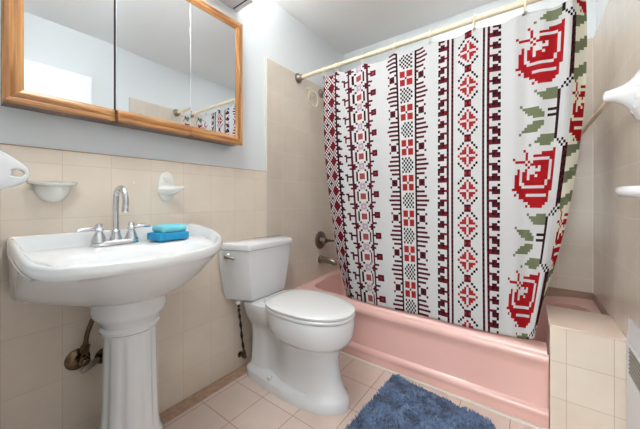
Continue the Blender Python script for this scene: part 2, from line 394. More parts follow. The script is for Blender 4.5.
def cell(i, z):
    """colour letter of stitch i (0..129) at height z"""
    if i <= 10:                                   # lattice of white diamonds on dark red
        r = round((1.193-z)/CH) % 8
        c = i % 8
        dy = min(r, 8-r); dx = abs(c-3)
        if c == 7: dx = 4
        d = dx+dy
        if d == 4: return 'W'
        if d == 2: return 'W'
        if d > 4: return 'B' if d % 2 else 'M'
        return 'W' if (d == 2 and dx == dy) else 'M'
    r5 = round((1.234-z)/CH)
    if i == 11: return 'D'
    if i in (12,13):
        return ('M' if r5 % 4 < 2 else 'W') if i == 12 else ('D' if r5 % 4 == 1 else 'W')
    if i == 14: return 'W'
    if 15 <= i <= 33:                             # octagon chain
        r = r5 % 10
        if r > 5: r -= 10
        c = i-24; a = abs(c); b = abs(r)
        if c in (-5, 5): return 'M'
        if a < 5:
            if b == 5:
                if a <= 1: return 'V' if a else 'W'
                return 'M' if a in (3,4) else 'W'
            if b == 4:
                if a <= 1: return 'V'
                return 'M' if a == 4 else 'W'
            if b == 3: return 'D' if a == 2 else 'W'
            if b == 2 and a == 3: return 'D'
            if a == 3: return 'D'
            if a == 4: return 'W'
            if b <= 1 and a <= 1: return 'N'
            return 'P'
        if c < -5:
            if r == 0 and c >= -8: return 'M'
            if c == -8 and -1 <= r <= 2: return 'M'
            if c == -9 and r == -1: return 'M'
            if r in (4,) and c >= -7: return 'M'
            if r == -4 and c >= -6: return 'M'
            return 'W'
        if r == -1 and c == 6: return 'M'
        if c >= 7 and -2 <= r <= 0:
            return 'S' if (c == 8 and r == -1) else 'M'
        if r in (3,) and c <= 7: return 'M'
        if r in (5,) and c <= 6: return 'M'
        return 'W'
    if 39 <= i <= 61:                             # red squares between combs
        r = round((1.393-z)/CH) % 16
        if r > 8: r -= 16
        c = i-50; a = abs(c); b = abs(r)
        if a == 5: return 'D'
        if a < 5:
            if b <= 3:
                if a > 3: return 'W'
                if a == 0 or b == 0: return 'M' if (a == 0 and b == 0) else 'W'
                return 'S'
            if b == 4: return 'W'
            q = (r-8) if r > 0 else (r+8)
            flip = 1 if (round((1.393-z)/CH)-8)//16 % 2 else -1
            if a <= 3 and abs(q) <= 3: return 'D' if (c+q) % 2 == 0 and abs(c-flip*q) <= 4 else 'W'
            return 'W'
        a -= 6                                     # 0..5 away from the line
        if b <= 1 and 1 <= a <= 3: return 'D' if (b == 0 and a == 2) else 'M'
        if b == 2 and a in (0,4): return 'M'
        if b in (4,6,8):
            return 'M' if a < {4:4,6:5,8:6}[b] else 'W'
        return 'W'
    if 67 <= i <= 93:                             # diamond column with dotted rails
        r = round((1.316-z)/CH) % 14
        if r > 7: r -= 14
        c = i-80; a = abs(c); b = abs(r)
        if a in (7,9):
            return 'D' if r % 2 else 'M'
        if a <= 4:
            if a+b <= 4:
                if (a == 0 or b == 0) and 0 < a+b < 4: return 'W'
                return 'S'
            if b >= 6 and a <= 1: return 'S' if (a == b-6 == 1) else 'M'
            if a >= 2 and a + b == 7: return 'D'
            return 'W'
        if a == 10: return 'B' if r in (-5,0,4) else ('B' if r in (-4,) else 'W')
        if a >= 11:
            rr = (r+7) % 14
            k = rr % 5 if rr < 10 else rr-10
            e = a-11                               # 0 near rail .. 2 outside
            if k == 0: return 'D' if e == 2 else ('M' if e == 0 and False else 'W')
            if k == 1: return 'M' if e in (0,1) else 'W'
            if k == 2: return 'D' if e in (0,2) else 'M'
            if k == 3: return 'M' if e < 3 else 'W'
            return 'W'
        return 'W'
    if i >= 100:
        r = (round((1.320-z)/CH)) % 44
        j = i-100
        if j <= 15:
            if r < 21:
                ch = ROSE[r][j]
                return {'R':'R','w':'W','.':'W'}[ch]
            if r in (30,32) and 12 <= j <= 15: return 'D'
            if r in LEAF:
                s, art = LEAF[r]
                if s <= j < s+len(art) and art[j-s] == 'G': return 'G'
            if j == 15 and 24 <= r <= 40: return 'D'
            return 'W'
        if r < 20 or r > 43:
            if j in (19,20): return 'M' if (r+j) % 3 == 0 else 'D'
        elif r < 24:
            if 16 <= j <= 20 and abs(j-(20-(r-20))) <= 1: return 'D' if (j+r) % 2 else 'W'
        elif r > 40:
            if 16 <= j <= 20 and abs(j-(17+(r-41))) <= 1: return 'D' if (j+r) % 2 else 'W'
        if j >= 21:                                # next repeat, half a drop lower
            q = (r+22) % 44
            if q < 21:
                ch = ROSE[q][min(15, j-21+3)]
                return {'R':'R','w':'K','.':'K'}[ch]
            if (r+(j-21)//3) % 9 < 4: return 'G'
            return 'K'
        return 'W'
    return 'W'

CM = {'W': mat('curtain_white_cloth', lin(188,187,188), .75), 'D': mat('curtain_black_maroon', lin(32,8,14), .8, spec=.12), 'M': mat('curtain_maroon', lin(74,14,28), .8, spec=.12),
 'R': mat('curtain_red', lin(142,14,20), .8, spec=.12), 'S': mat('curtain_brick_red', lin(142,36,34), .8, spec=.12), 'B': mat('curtain_dark_red', lin(110,16,24), .8, spec=.12),
 'V': mat('curtain_mauve', lin(161,137,151), .75), 'P': mat('curtain_pale_pink', lin(205,193,191), .75), 'N': mat('curtain_muted_red', lin(132,54,56), .75), 'G': mat('curtain_sage_green', lin(100,106,80), .8, spec=.12),
 'K': mat('curtain_cream', lin(207,204,188), .75), 'L': mat('curtain_grey_line', lin(132,105,112), .75)}
# every stitch row of cloth is woven, give the cloth a fine weave bump
for m in CM.values():
    nt = m.node_tree; b = nt.nodes['Principled BSDF']
    tc = nt.nodes.new('ShaderNodeTexCoord'); w = nt.nodes.new('ShaderNodeTexVoronoi'); w.inputs['Scale'].default_value = 140
    nt.links.new(tc.outputs['Object'], w.inputs['Vector'])
    bp = nt.nodes.new('ShaderNodeBump'); bp.inputs['Strength'].default_value = .15; bp.inputs['Distance'].default_value = .002
    nt.links.new(w.outputs['Distance'], bp.inputs['Height']); nt.links.new(bp.outputs['Normal'], b.inputs['Normal'])
CK = list(CM)

def lag(z, p):
    Z = (2.0, 1.2, .4); s = 0
    for k in range(3):
        tt = p[k]
        for j in range(3):
            if j != k: tt *= (z-Z[j])/(Z[k]-Z[j])
        s += tt
    return s
def cur_x(s, z):
    lo = max([a for a in ANCH if a[0] <= s], key=lambda a: a[0])
    hi = [a for a in ANCH if a[0] > s]
    if not hi: return lag(z, lo[1:])
    hi = min(hi, key=lambda a: a[0])
    f = (s-lo[0])/(hi[0]-lo[0])
    return lag(z, lo[1:])*(1-f) + lag(z, hi[1:])*f
RINGX = [.262, .372, .582, .808, 1.026, 1.255, 1.477, 1.672]
def cur_y(s, x, z):
    y = 1.709
    h = (z-.39)/1.61
    amp = .0035 + .0045*smooth(.75, .45, x)*smooth(.22,.40,x) + .003*smooth(1.30, 1.45, x)
    y += amp*math.sin(x*2*PI/.105 + 1.1*math.sin(z*1.3)) * (.55+.45*h)
    y += .006*math.sin(x*2*PI/.46+.8)*(1.1-h)
    if s < 11: y += (11-s)*.0012
    if s > 118: y += (s-118)*.0042*(1+.3*smooth(.9,.4,z))
    if 104 < s <= 121: y += .012*math.sin((s-104)/17*PI)*(1-h) 
    return max(y, 1.697)
def ztop(x):
    for a, b in zip(RINGX, RINGX[1:]):
        if a <= x <= b:
            f = (x-a)/(b-a); return 2.000 - .020*math.sin(PI*f)*min(1,(b-a)/.2) - .004
    return 1.996
NR, NS = 119, 130
ZB = .386
bm = bmesh.new(); V = []
for k in range(NR+1):
    row = []
    for s in range(NS+1):
        z = ZB + (2.000-ZB)*k/NR
        x = cur_x(s, z)
        zb = ZB + .03*smooth(112, 130, s)
        zz = zb + (z-ZB)*(2.0-zb)/(2.0-ZB)
        zz += (ztop(x)-2.0)*(k/NR)**10
        row.append(bm.verts.new((x, cur_y(s, x, zz), zz)))
    V.append(row)
for k in range(NR):
    zc = ZB + (2.000-ZB)*(k+.5)/NR
    for s in range(NS):
        f = bm.faces.new((V[k][s], V[k][s+1], V[k+1][s+1], V[k+1][s]))
        zq = zc
        f.material_index = CK.index(cell(s, zq))
cur = link('shower_curtain', bm, [CM[k] for k in CK])
cur.data.polygons.foreach_set('use_smooth', [True]*len(cur.data.polygons))
tag(cur, 'white shower curtain with red cross stitch bands and roses hanging at the tub', 'curtain')
sol = cur.modifiers.new('cloth', 'SOLIDIFY'); sol.thickness = .0014; sol.offset = 1

for x in RINGX:
    e = [(x+.0062*math.cos(2*PI*i/16), 1.7065, 1.9905+.0062*math.sin(2*PI*i/16)) for i in range(16)]
    link('eyelet', tube(e, .0022, closed=True, n=6), M['nickel'], cur)
RL = ['first curtain ring from the left wall, at the dark red curtain edge', 'second curtain ring from the left, just right of the red diamond lattice', 'third curtain ring from the left, above the octagon chain band',
 'fourth curtain ring from the left, beside the band of red squares', 'fifth curtain ring from the left, above the plain white gap', 'sixth curtain ring from the left, above the red diamond column',
 'seventh curtain ring from the left, holding the white peak beside the top rose', 'last curtain ring on the right above the folded curtain edge']
for n, (x, lb) in enumerate(zip(RINGX, RL)):
    pts = []
    for i in range(36):
        a = 2*PI*i/36
        pts.append((x+.004*math.cos(a), RY-.001+.0225*math.sin(a), RZ-.0165+.0415*math.cos(a)))
    o = link('curtain_ring', tube(pts, .0034, closed=True, n=8), M['cream'])
    tag(o, lb, 'curtain ring', 'cream curtain rings on the rod')

# ------------------------------------------------------------------ medicine cabinet
CX, CY0, CY1, CZ0, CZ1 = .10, .126, 1.098, 1.405, 2.137
cab = thing('medicine_cabinet', 'oak framed three door mirror medicine cabinet above the sink', 'cabinet', (0,.61,CZ0))
link('cabinet_body', box((-.010,CY0+.006,CZ0+.004), (CX-.026,CY1-.006,CZ1-.004), .001), M['oakdark'], cab, False)
seams = [(CY0,.4400),(.4455,.7720),(.7745,CY1)]
FW = .050
for n, (a, b) in enumerate(seams):
    yl = a + (FW if n == 0 else 0); yr = b - (FW if n == 2 else 0)
    zi0, zi1 = CZ0+FW, CZ1-FW
    door = link('mirror_door', box((CX-.024,a+.001,CZ0+.002), (CX-.014,b-.001,CZ1-.002)), M['oakdark'], cab, False)
    link('mirror', box((CX-.014,yl-.004,zi0-.004), (CX-.009,yr+(.004 if n==2 else -.0005),zi1+.004), .0015, 1), M['mirror'], door, False)
    # moulded rails: profile (depth, distance from outer edge)
    P = [(CX-.024,0),(CX-.006,0),(CX-.001,.004),(CX,.012),(CX-.003,.018),(CX,.023),(CX-.001,.036),(CX-.005,.043),(CX-.007,FW),(CX-.014,FW)]
    ra = a+.0005; rb = b-.0005
    def rail(zo, sg):
        bm = bmesh.new()
        r0 = [(p[0], ra + (p[1] if n == 0 else 0), zo+sg*p[1]) for p in P]
        r1 = [(p[0], rb - (p[1] if n == 2 else 0), zo+sg*p[1]) for p in P]
        add_loft(bm, [r0, r1]); return bm
    link('wood_rail', rail(CZ0, 1), M['oak_y'], door)
    link('wood_rail', rail(CZ1, -1), M['oak_y'], door)
    if n != 1:
        yo, sg = (a, 1) if n == 0 else (b, -1)
        bm = bmesh.new()
        add_loft(bm, [[(p[0], yo+sg*p[1], CZ0+p[1]) for p in P], [(p[0], yo+sg*p[1], CZ1-p[1]) for p in P]])
        link('wood_stile', bm, M['oak_z'], door)
link('door_gap_shade', box((CX-.0245,.440,CZ0+.03),(CX-.0235,.4455,CZ1-.03)), M['dark'], cab, False)  # black strip painted in for the shade between the doors
# the middle door stands slightly ajar, hinged on its right edge
md = [c for c in cab.children if c.name.startswith('mirror_door')]
md = sorted(md, key=lambda o: sum(v.co.y for v in o.data.vertices)/len(o.data.vertices))[1]
pv = Vector((CX-.022,.772,0)); rm = Matrix.Rotation(math.radians(2.1),4,'Z')
md.rotation_euler = (0,0,math.radians(2.1)); md.location = pv - rm @ pv
for yy in (.4428,.773):
    link('hinge', box((CX-.02,yy-.010,CZ0-.004),(CX-.006,yy+.010,CZ0+.004),.001), M['brass'], cab, False)

# vanity light above the cabinet (only its right end peeps in)
vl = thing('vanity_light', 'white vanity light bar above the mirror cabinet', 'lamp', (0,.85,2.31))
link('housing', box((-.0118,.50,2.275), (.15,1.100,2.37), .004), M['vent'], vl)
link('end_cap', box((-.011,1.110,2.275), (.15,1.14,2.37), .004), M['white'], vl)
link('slot', box((-.008,1.10,2.280), (.146,1.110,2.36)), M['dark'], vl, False)
link('diffuser', box((.02,.54,2.37), (.14,1.08,2.385), .004), M['lamp'], vl)

# ------------------------------------------------------------------ wall ceramics
def soap_dish(loc, label, nrm=1, scale=1.0, ymir=1):
    """wall dish: a half bowl with a flat flared rim; nrm = +1 faces +x, -1 faces -x"""
    x0, y0, z0 = loc
    t = thing('soap_dish', label, 'soap dish', loc)
    bm = bmesh.new(); rings = []
    for k in range(9):                 # from the bottom tip up to the rim
        f = k/8
        z = z0 - .070*scale*(1-f)
        R = .050*scale*math.sin(f*PI/2)**.55 + .004
        D = R*1.05
        rings.append([(x0+nrm*(.0005+D*math.sin(PI*i/20)), y0 + R*math.cos(PI*i/20)*1.05, z) for i in range(21)])
    add_loft(bm, rings, closed=True)
    link('bowl', bm, M['ivory'], t)
    # flared shelf rim with a shallow hollow
    bm = bmesh.new()
    out = lambda e, z: [(x0+nrm*(.0005+(.078*scale-e)*max(0,math.sin(PI*i/28))**.8), y0 + (.076*scale-e)*math.cos(PI*i/28), z+.006*abs(math.cos(PI*i/28))**3) for i in range(29)]
    add_loft(bm, [out(.016,z0-.004), out(.003,z0+.002), out(0,z0+.008), out(.002,z0+.012), out(.010,z0+.012), out(.018,z0+.006)])
    link('shelf', bm, M['ivory'], t)
    return t
soap_dish((0,.265,1.130), 'white ceramic soap dish with half bowl left above the sink', scale=.95)
# oval plate with pointed tongue
t = thing('ceramic_hook', 'white oval ceramic tumbler hook on the tile above the blue sponges', 'hook', (0,.690,1.14))
bm = bmesh.new()
ov = lambda r, x: [(x, .692+.043*r*math.cos(2*PI*i/36), 1.142+.076*r*math.sin(2*PI*i/36)) for i in range(36)]
add_loft(bm, [ov(1,-.0006), ov(1,.006), ov(.9,.012), ov(.6,.016)])
link('oval_plate', bm, M['ivory'], t)
bm = bmesh.new(); rings = []
for k in range(13):
    f = k/12
    wd = .042*(1-f)**.8 + .003; th = .026*(1-f)**1.1 + .004
    c = Vector((.012+.066*f, .692+.058*f, 1.120+.018*f*f+ .004))
    rings.append([(c.x, c.y + wd*math.cos(2*PI*i/20), c.z + th*math.sin(2*PI*i/20)) for i in range(20)])
add_loft(bm, rings)
link('tongue', bm, M['ivory'], t)
link('round_boss', lathe([(0,.019),(.008,.018),(.014,.010),(.015,0)], (.012,.690,1.185), (1,0,0), 20), M['ivory'], t)
# small screw cap in the tile above the tap
tag(link('wall_plug', lathe([(0,.006),(.003,.005),(.004,0)], (.0003,.545,1.155), (1,0,0), 12), M['white']), 'tiny white plug in the tile above the sink faucet', 'plug')

# empty towel bar bracket on the near wall (left edge of the photograph)
BX = .20
t = thing('towel_bar_bracket', 'white ceramic bracket with an oval hole at the left edge near the cabinet', 'bracket', (BX,YN,1.165))
def outline():
    up = [(YN,1.262),(.06,1.252),(.095,1.238),(.125,1.220),(.150,1.200),(.168,1.182),(.1745,1.165)]
    dn = [(.172,1.146),(.160,1.130),(.140,1.118),(.110,1.108),(.08,1.098),(.05,1.088),(YN,1.078)]
    return spline([(0,p[0],p[1]) for p in up+dn], 3)
ol = outline(); n = len(ol)
hole = []
cxy = (.1465,1.1605)
bm = bmesh.new()
def ringat(x, e):
    out = []
    for p in ol:
        v = Vector((p.y-.09, p.z-1.17)); L = v.length
        v = v*(L-e)/L
        out.append((x, max(YN+.0005, .09+v.x), 1.17+v.y))
    return out
def holeat(x, e):
    out = []
    for p in ol:
        a = math.atan2(p.z-cxy[1], p.y-cxy[0])
        out.append((x, cxy[0]+(.0165+e)*math.cos(a), cxy[1]+(.0115+e)*math.sin(a)))
    return out
seq = [holeat(BX-.016,.0), ringat(BX-.016,.006), ringat(BX-.011,.0), ringat(BX+.008,.0), ringat(BX+.014,.002), ringat(BX+.017,.008), holeat(BX+.017,.004), holeat(BX+.013,0), holeat(BX-.016,0)]
vr = add_loft(bm, seq, False, False)
bmesh.ops.remove_doubles(bm, verts=bm.verts[:], dist=1e-5)
link('arm', bm, M['ceramic'], t)
link('wall_base', box((BX-.036,YN-.0008,1.085),(BX+.036,YN+.014,1.268),.006), M['ceramic'], t)

# right wall: ceramic post with beige towel bar
PY, PZ, PXT = 1.475, 1.452, 1.722
t = thing('towel_bar', 'white ceramic flared bracket holding a beige towel bar on the right wall', 'towel bar', (W,PY,PZ))
bm = bmesh.new()
pr = [(0,.080,.092),(.008,.080,.092),(.016,.074,.084),(.026,.060,.062),(.038,.044,.046),(.052,.032,.034),(.070,.025,.026),(.088,.021,.0205),(.098,.019,.018),(.102,.010,.009)]
add_loft(bm, [[(W-.0005-d, PY+a*math.cos(2*PI*i/32), PZ+.012*min(1,d/.06)-.004+b*math.sin(2*PI*i/32)) for i in range(32)] for d, a, b in pr])
for k in range(9):
    a = 2*PI*k/9
    add_lathe(bm, [(0,.015),(.004,.013),(.007,.008),(.008,0)], (W-.020, PY+.058*math.cos(a), PZ+.060*math.sin(a)), (-.7,.7*math.cos(a),.7*math.sin(a)), 10)
link('flared_bracket', bm, M['ceramic'], t)
link('bar', tube([(PXT+.012,PY+.012,PZ+.004),(PXT+.012,YB-.012,PZ+.004)], .0085, n=16), M['beige'], t)
link('bar_socket', lathe([(0,.016),(.012,.015),(.020,.011),(.020,0)], (PXT+.012,PY+.014,PZ+.004), (0,1,0), 18), M['beige'], t)
link('end_socket', lathe([(0,.018),(.010,.018),(.016,.012),(.016,0)], (PXT+.012,YB-.0005,PZ+.004), (0,-1,0), 18), M['beige'], t)

# right wall: ceramic grab shelf, seen edge on
t = thing('grab_shelf', 'white ceramic soap shelf jutting from the right wall at eye level', 'soap dish', (W,1.38,1.10))
bm = bmesh.new()
def so(e, z):
    pts = []
    for i in range(33):
        a = PI*i/32
        pts.append((W-.0005-(.088-e)*max(0,math.sin(a))**.6, 1.365 + (.105-e)*math.cos(a), z))
    return pts
add_loft(bm, [so(.030,1.083), so(.010,1.087), so(.001,1.097), so(0,1.106), so(.001,1.116), so(.006,1.121), so(.016,1.121), so(.022,1.110)])
link('shelf', bm, M['ceramic'], t)
link('wall_plate', box((W-.010,1.262,1.06),(W-.0005,1.468,1.155),.004), M['ceramic'], t)

# ------------------------------------------------------------------ wall register on the right wall
t = thing('wall_heater', 'white wall heater with slatted grille beside the tiled ledge', 'heater', (1.80,1.3,0))
HX = 1.8085
bm = bmesh.new()
add_prism(bm, [(W+.0105,.012),(HX,.012),(HX,.524),(W-.001,.60),(W+.0105,.60)], 'y', .86, 1.656)
link('casing', bm, M['vent'], t, False)
link('grille_shade_sheet', box((HX-.0008,1.0,.395), (HX-.0001,1.612,.503)), M['dark'], t, False)  # dark sheet on the flat casing stands in for shade behind the slats
for k in range(7):
    z = .3975 + k*.0154
    bm = bmesh.new()
    add_prism(bm, [(HX-.0006,z+.0075),(HX-.0036,z+.004),(HX-.0036,z+.0005),(HX-.0006,z+.003)], 'y', 1.0, 1.612)
    link('slat', bm, M['grill'], t, False)
bm = bmesh.new()
for lo, hi in (((HX-.005,.99,.385),(HX,1.0,.513)), ((HX-.005,1.613,.385),(HX,1.623,.513)), ((HX-.005,1.0,.503),(HX,1.613,.513)), ((HX-.005,1.0,.385),(HX,1.613,.395))):
    add_box(bm, lo, hi, .001)
link('grille_frame', bm, M['vent'], t, False)

# ------------------------------------------------------------------ pedestal sink
SYC = .455
sink = thing('pedestal_sink', 'white porcelain pedestal sink with wide bowed basin', 'sink', (.24,SYC,0))
OUT = [(.003,.142),(.12,.135),(.28,.131),(.41,.134),(.480,.155),(.530,.210),(.562,.290),(.577,.375),(.577,.455),(.562,.540),(.526,.624),(.462,.700),(.37,.768),(.27,.806),(.15,.822),(.003,.825)]
def resample(pts, n):
    pts = [Vector((p[0],p[1],0)) for p in pts]
    path = spline(pts, 10)
    L = [0]
    for a, b in zip(path, path[1:]): L.append(L[-1]+(b-a).length)
    out = []; j = 0
    for i in range(n):
        d = L[-1]*i/(n-1)
        while j < len(L)-2 and L[j+1] < d: j += 1
        f = (d-L[j])/max(1e-9, L[j+1]-L[j])
        out.append(path[j].lerp(path[j+1], f))
    return [(p.x,p.y) for p in out]
NB = 96
rim = resample(OUT, NB)
def rimz(x): return .900 + .042*max(0,min(1,(.50-x)/.42))
BC = (.30, SYC)
def ins(p, e):
    """move an outline point inwards by e (the straight wall side stays put)"""
    v = Vector((p[0]-BC[0], p[1]-BC[1])); L = v.length
    q = Vector(BC) + v*(L-e)/L
    return (max(q.x,.003), q.y)
def scl(p, sx, sy, cx=.003, cy=SYC):
    return (cx+(p[0]-cx)*sx, cy+(p[1]-cy)*sy)
rings = []
# underside from pedestal top to lip
for sx, sy, z in ((.45,.50,.716),(.62,.93,.716),(.70,.955,.721),(.79,.965,.743),(.88,.976,.787),(.94,.985,.832),(.972,.992,.856),(.988,.997,.872)):
    k = .95*(1-sx)/.4
    row = []
    for p in rim:
        e = min(1, abs(p[1]-SYC)/.345)**2
        q = scl(p, sx, sy)
        row.append((.003+(q[0]-.003)*max(.3, 1-k*e*.9), q[1], z + .030*e*max(0, (.90-z)/.18) + (rimz(p[0])-.91)*.9*max(0,(z-.70)/.18)))
    rings.append(row)
def rr(e, dz): return [ins(p, e)+(rimz(p[0])+dz,) for p in rim]
rings += [rr(.005,-.034), rr(.0005,-.028), rr(0,-.018), rr(.002,-.012), rr(.003,-.006), rr(.006,0), rr(.012,.003), rr(.019,.002), rr(.026,-.005)]
# inner deck + bowl
def inner(x0, x1, hw, z, sh=2.6):
    """bowl outline matched point by point with the rim"""
    cx, ax = (x0+x1)/2, (x1-x0)/2; out = []
    for p in rim:
        a = math.atan2((p[1]-SYC)/.34, (p[0]-cx)/.30)
        c, s = math.cos(a), math.sin(a)
        k = (abs(c)**sh+abs(s)**sh)**(-1/sh)
        out.append((cx+ax*c*k, SYC+hw*s*k, z))
    return out
def deck(e, z, xmin):
    out = []
    for p in rim:
        q = ins(p, e); out.append((max(q[0], xmin), q[1], z + (.0 if True else 0)))
    return out
rings += [deck(.037,.890,.028), inner(.165,.520,.262,.884), inner(.180,.508,.250,.872), inner(.20,.49,.225,.835), inner(.235,.455,.17,.795), inner(.28,.40,.08,.775), inner(.325,.355,.02,.770)]
bm = bmesh.new(); add_loft(bm, rings)
link('basin', bm, M['ceramic'], sink)
link('drain', lathe([(0,.021),(.003,.021),(.004,.016),(.004,0)], (.34,SYC,.769), (0,0,1), 24), M['chrome'], sink)
# fluted column
PCX = .235
def col(r, z, flute=0, sq=2.0):
    n = 96; out = []
    for i in range(n):
        a = 2*PI*i/n
        k = (abs(math.cos(a))**sq+abs(math.sin(a))**sq)**(-1/sq)
        f = 1 - flute*max(0, math.cos(10*a))**.7
        g = .03*max(0, min(1, (.18-z)/.06))
        out.append((PCX-g+r*k*f*math.cos(a), SYC-.006-g+r*k*f*math.sin(a), z))
    return out
seq = [(.158,0,0,3.2),(.158,.06,0,3.2),(.155,.09,0,3),(.134,.118,0,2.8),(.127,.128,0,2.6),(.131,.14,0,2.5),(.122,.156,0,2.4),(.104,.172,0,2.3),(.098,.19,.02,2.2),(.096,.22,.06,2.1),(.091,.35,.06,2.1),(.087,.54,.06,2.1),(.0855,.565,.02,2.1),
 (.0855,.578,0,2),(.097,.586,0,2),(.100,.596,0,2),(.093,.606,0,2),(.097,.618,0,2),(.115,.640,0,2),(.124,.654,0,2),(.126,.672,0,2),(.123,.717,0,2)]
bm = bmesh.new(); add_loft(bm, [col(r,z,f,s) for r,z,f,s in seq])
link('pedestal', bm, M['ceramic'], sink)

# faucet
FY = .447; FXC = .085; FZ = .8905
fa = thing('sink_faucet', 'chrome gooseneck faucet with two lever handles on the sink deck', 'faucet', (FXC,FY,FZ))
bm = bmesh.new()
def stad(h, w, z):
    return [(FXC + w*math.sin(2*PI*i/40)* (1), FY + (h*abs(math.cos(2*PI*i/40))**.45)*(1 if math.cos(2*PI*i/40) >= 0 else -1), z) for i in range(40)]
add_loft(bm, [stad(.086,.030,FZ), stad(.086,.030,FZ+.008), stad(.080,.025,FZ+.016), stad(.076,.021,FZ+.019)])
link('base_plate', bm, M['chrome'], fa)
link('spout_collar', lathe([(0,.023),(.012,.022),(.02,.019),(.034,.016),(.040,.017),(.046,.013)], (FXC,FY,FZ+.015), (0,0,1), 28), M['chrome'], fa)
arc = [(FXC,FY,FZ+.05),(FXC,FY,FZ+.10),(FXC,FY,FZ+.165)]
for k in range(1, 9):
    a = PI*k/8*1.06
    arc.append((FXC+.048-.048*math.cos(a), FY+.004*k/8, FZ+.185+.050*math.sin(a)))
arc.append((arc[-1][0]-.006, arc[-1][1], arc[-1][2]-.028))
link('spout', tube(spline(arc, 5), .0115, n=18), M['chrome'], fa)
link('aerator', lathe([(0,.0125),(.016,.0130),(.017,.009)], (arc[-1][0]+.001, arc[-1][1], arc[-1][2]+.006), (-.2,0,-1), 20), M['chrome'], fa)
for sgn in (-1, 1):
    y = FY + sgn*.058
    h = link('handle', lathe([(0,.027),(.006,.027),(.012,.024),(.022,.021),(.034,.016),(.042,.013),(.046,.0165),(.052,.0165),(.057,.012),(.066,.0135),(.074,.010),(.076,0)], (FXC,y,FZ+.014), (0,0,1), 24), M['chrome'], fa)
    dy = sgn
    lp = spline([(FXC,y+dy*.008,FZ+.066),(FXC+.004,y+dy*.024,FZ+.070),(FXC+.008,y+dy*.044,FZ+.070),(FXC+.012,y+dy*.072,FZ+.067)], 6)
    link('lever', tube(lp, [.0050+.0045*math.sin(PI*min(1,i/18*1.05)) for i in range(19)], n=12), M['chrome'], h)
link('lift_rod', tube([(FXC-.022,FY,FZ+.012),(FXC-.022,FY,FZ+.075)], .003, n=8), M['chrome'], fa)

# sponges on the deck
def pillow(lo, hi, bev, rot, wav=0):
    bm = bmesh.new(); add_box(bm, lo, hi, bev, 4)
    c = Vector(((lo[0]+hi[0])/2,(lo[1]+hi[1])/2,0))
    bmesh.ops.rotate(bm, verts=bm.verts[:], cent=c, matrix=Matrix.Rotation(rot,3,'Z'))
    return bm
tag(link('sponge', pillow((.075,.572,.8925),(.185,.714,.926),.006,.05), M['bluedk']), 'deep blue sponge block lying on the sink deck under a turquoise one', 'sponge', 'blue sponges on the sink')
tag(link('sponge', pillow((.080,.588,.9268),(.178,.710,.960),.014,.08), M['bluelt']), 'light turquoise rounded sponge stacked on the deep blue block', 'sponge', 'blue sponges on the sink')

# ------------------------------------------------------------------ supply and drain plumbing under the sink
t = thing('shutoff_valve', 'brass shutoff valve with oval handle on the tile left of the pedestal', 'valve', (0,.345,.44))
VY, VZ = .350, .430
link('escutcheon', lathe([(0,.042),(.004,.042),(.010,.034),(.014,.015),(.014,0)], (.0005,VY-.010,VZ-.005), (1,0,0), 28), M['brass'], t)
link('valve_body', lathe([(0,.012),(.02,.012),(.022,.019),(.05,.019),(.054,.014),(.066,.014),(.068,.008),(.080,.008)], (.010,VY,VZ), (1,0,0), 20), M['brass'], t)
bm = bmesh.new()
ovl = lambda r, d: [(.085+d+.35*.034*math.cos(2*PI*i/28)*r*0, VY+.010+.032*r*math.cos(2*PI*i/28), VZ-.012+.015*r*math.sin(2*PI*i/28)+.012*r*math.cos(2*PI*i/28)) for i in range(28)]
add_loft(bm, [ovl(.8,-.006), ovl(1,-.003), ovl(1,.003), ovl(.8,.006)])
link('oval_handle', bm, M['nickel'], t)
link('compression_nut', lathe([(0,.010),(.02,.010),(.022,.016),(.045,.017),(.05,.011),(.06,.010)], (.045,VY,VZ+.012), (0,.12,1), 6), M['brass'], t)
link('supply_tube', tube(spline([(.045,VY+.006,VZ+.06),(.047,VY+.010,VZ+.10),(.054,VY+.022,VZ+.145),(.062,VY+.034,VZ+.185),(.066,VY+.042,VZ+.22),(.070,VY+.046,VZ+.262)]), .0085), M['brass'], t)
t = thing('drain_pipe', 'brown brass drain pipe half hidden behind the sink pedestal', 'pipe', (0,.42,.42))
link('wall_escutcheon', lathe([(0,.034),(.004,.034),(.012,.028),(.018,.022),(.018,0)], (.0005,.430,.40), (1,0,0), 28), M['brass'], t)
link('trap_arm', tube(spline([(.012,.430,.40),(.05,.430,.40),(.08,.431,.385),(.09,.432,.36)]), .019), M['brass'], t)
link('trap_cup', lathe([(0,.012),(.01,.026),(.04,.030),(.07,.030),(.078,.024),(.085,.024)], (.095,.432,.315), (0,0,1), 24), M['brass'], t)
link('tail_pipe', tube([(.095,.428,.43),(.098,.428,.50),(.10,.43,.56)], [.026,.028,.024], n=20), M['brass'], t)

# ------------------------------------------------------------------ toilet
TY = 1.243
to = thing('toilet', 'white two piece toilet beside the tub with closed elongated lid', 'toilet', (.3,TY,0))
def tank_ring(xb, xf, hb, hf, z, r=.012):
    pts = [(xb,TY-hb),(xf-.012,TY-hf-.006),(xf,TY-hf+.012),(xf+.004,TY),(xf,TY+hf-.012),(xf-.012,TY+hf+.006),(xb,TY+hb)]
    return [(p[0],p[1],z) for p in pts]
def rounded(pts, r=.014, n=4):
    out = []
    N = len(pts)
    for i in range(N):
        p = Vector(pts[i][:2]); a = Vector(pts[i-1][:2]); b = Vector(pts[(i+1)%N][:2])
        u = (a-p); v = (b-p)
        ra = min(r, u.length*.45); rb = min(r, v.length*.45)
        q0 = p+u.normalized()*ra; q1 = p+v.normalized()*rb
        for k in range(n+1):
            t_ = k/n
            w = q0*(1-t_)**2 + p*2*t_*(1-t_) + q1*t_*t_
            out.append((w.x, w.y, pts[i][2]))
    return out
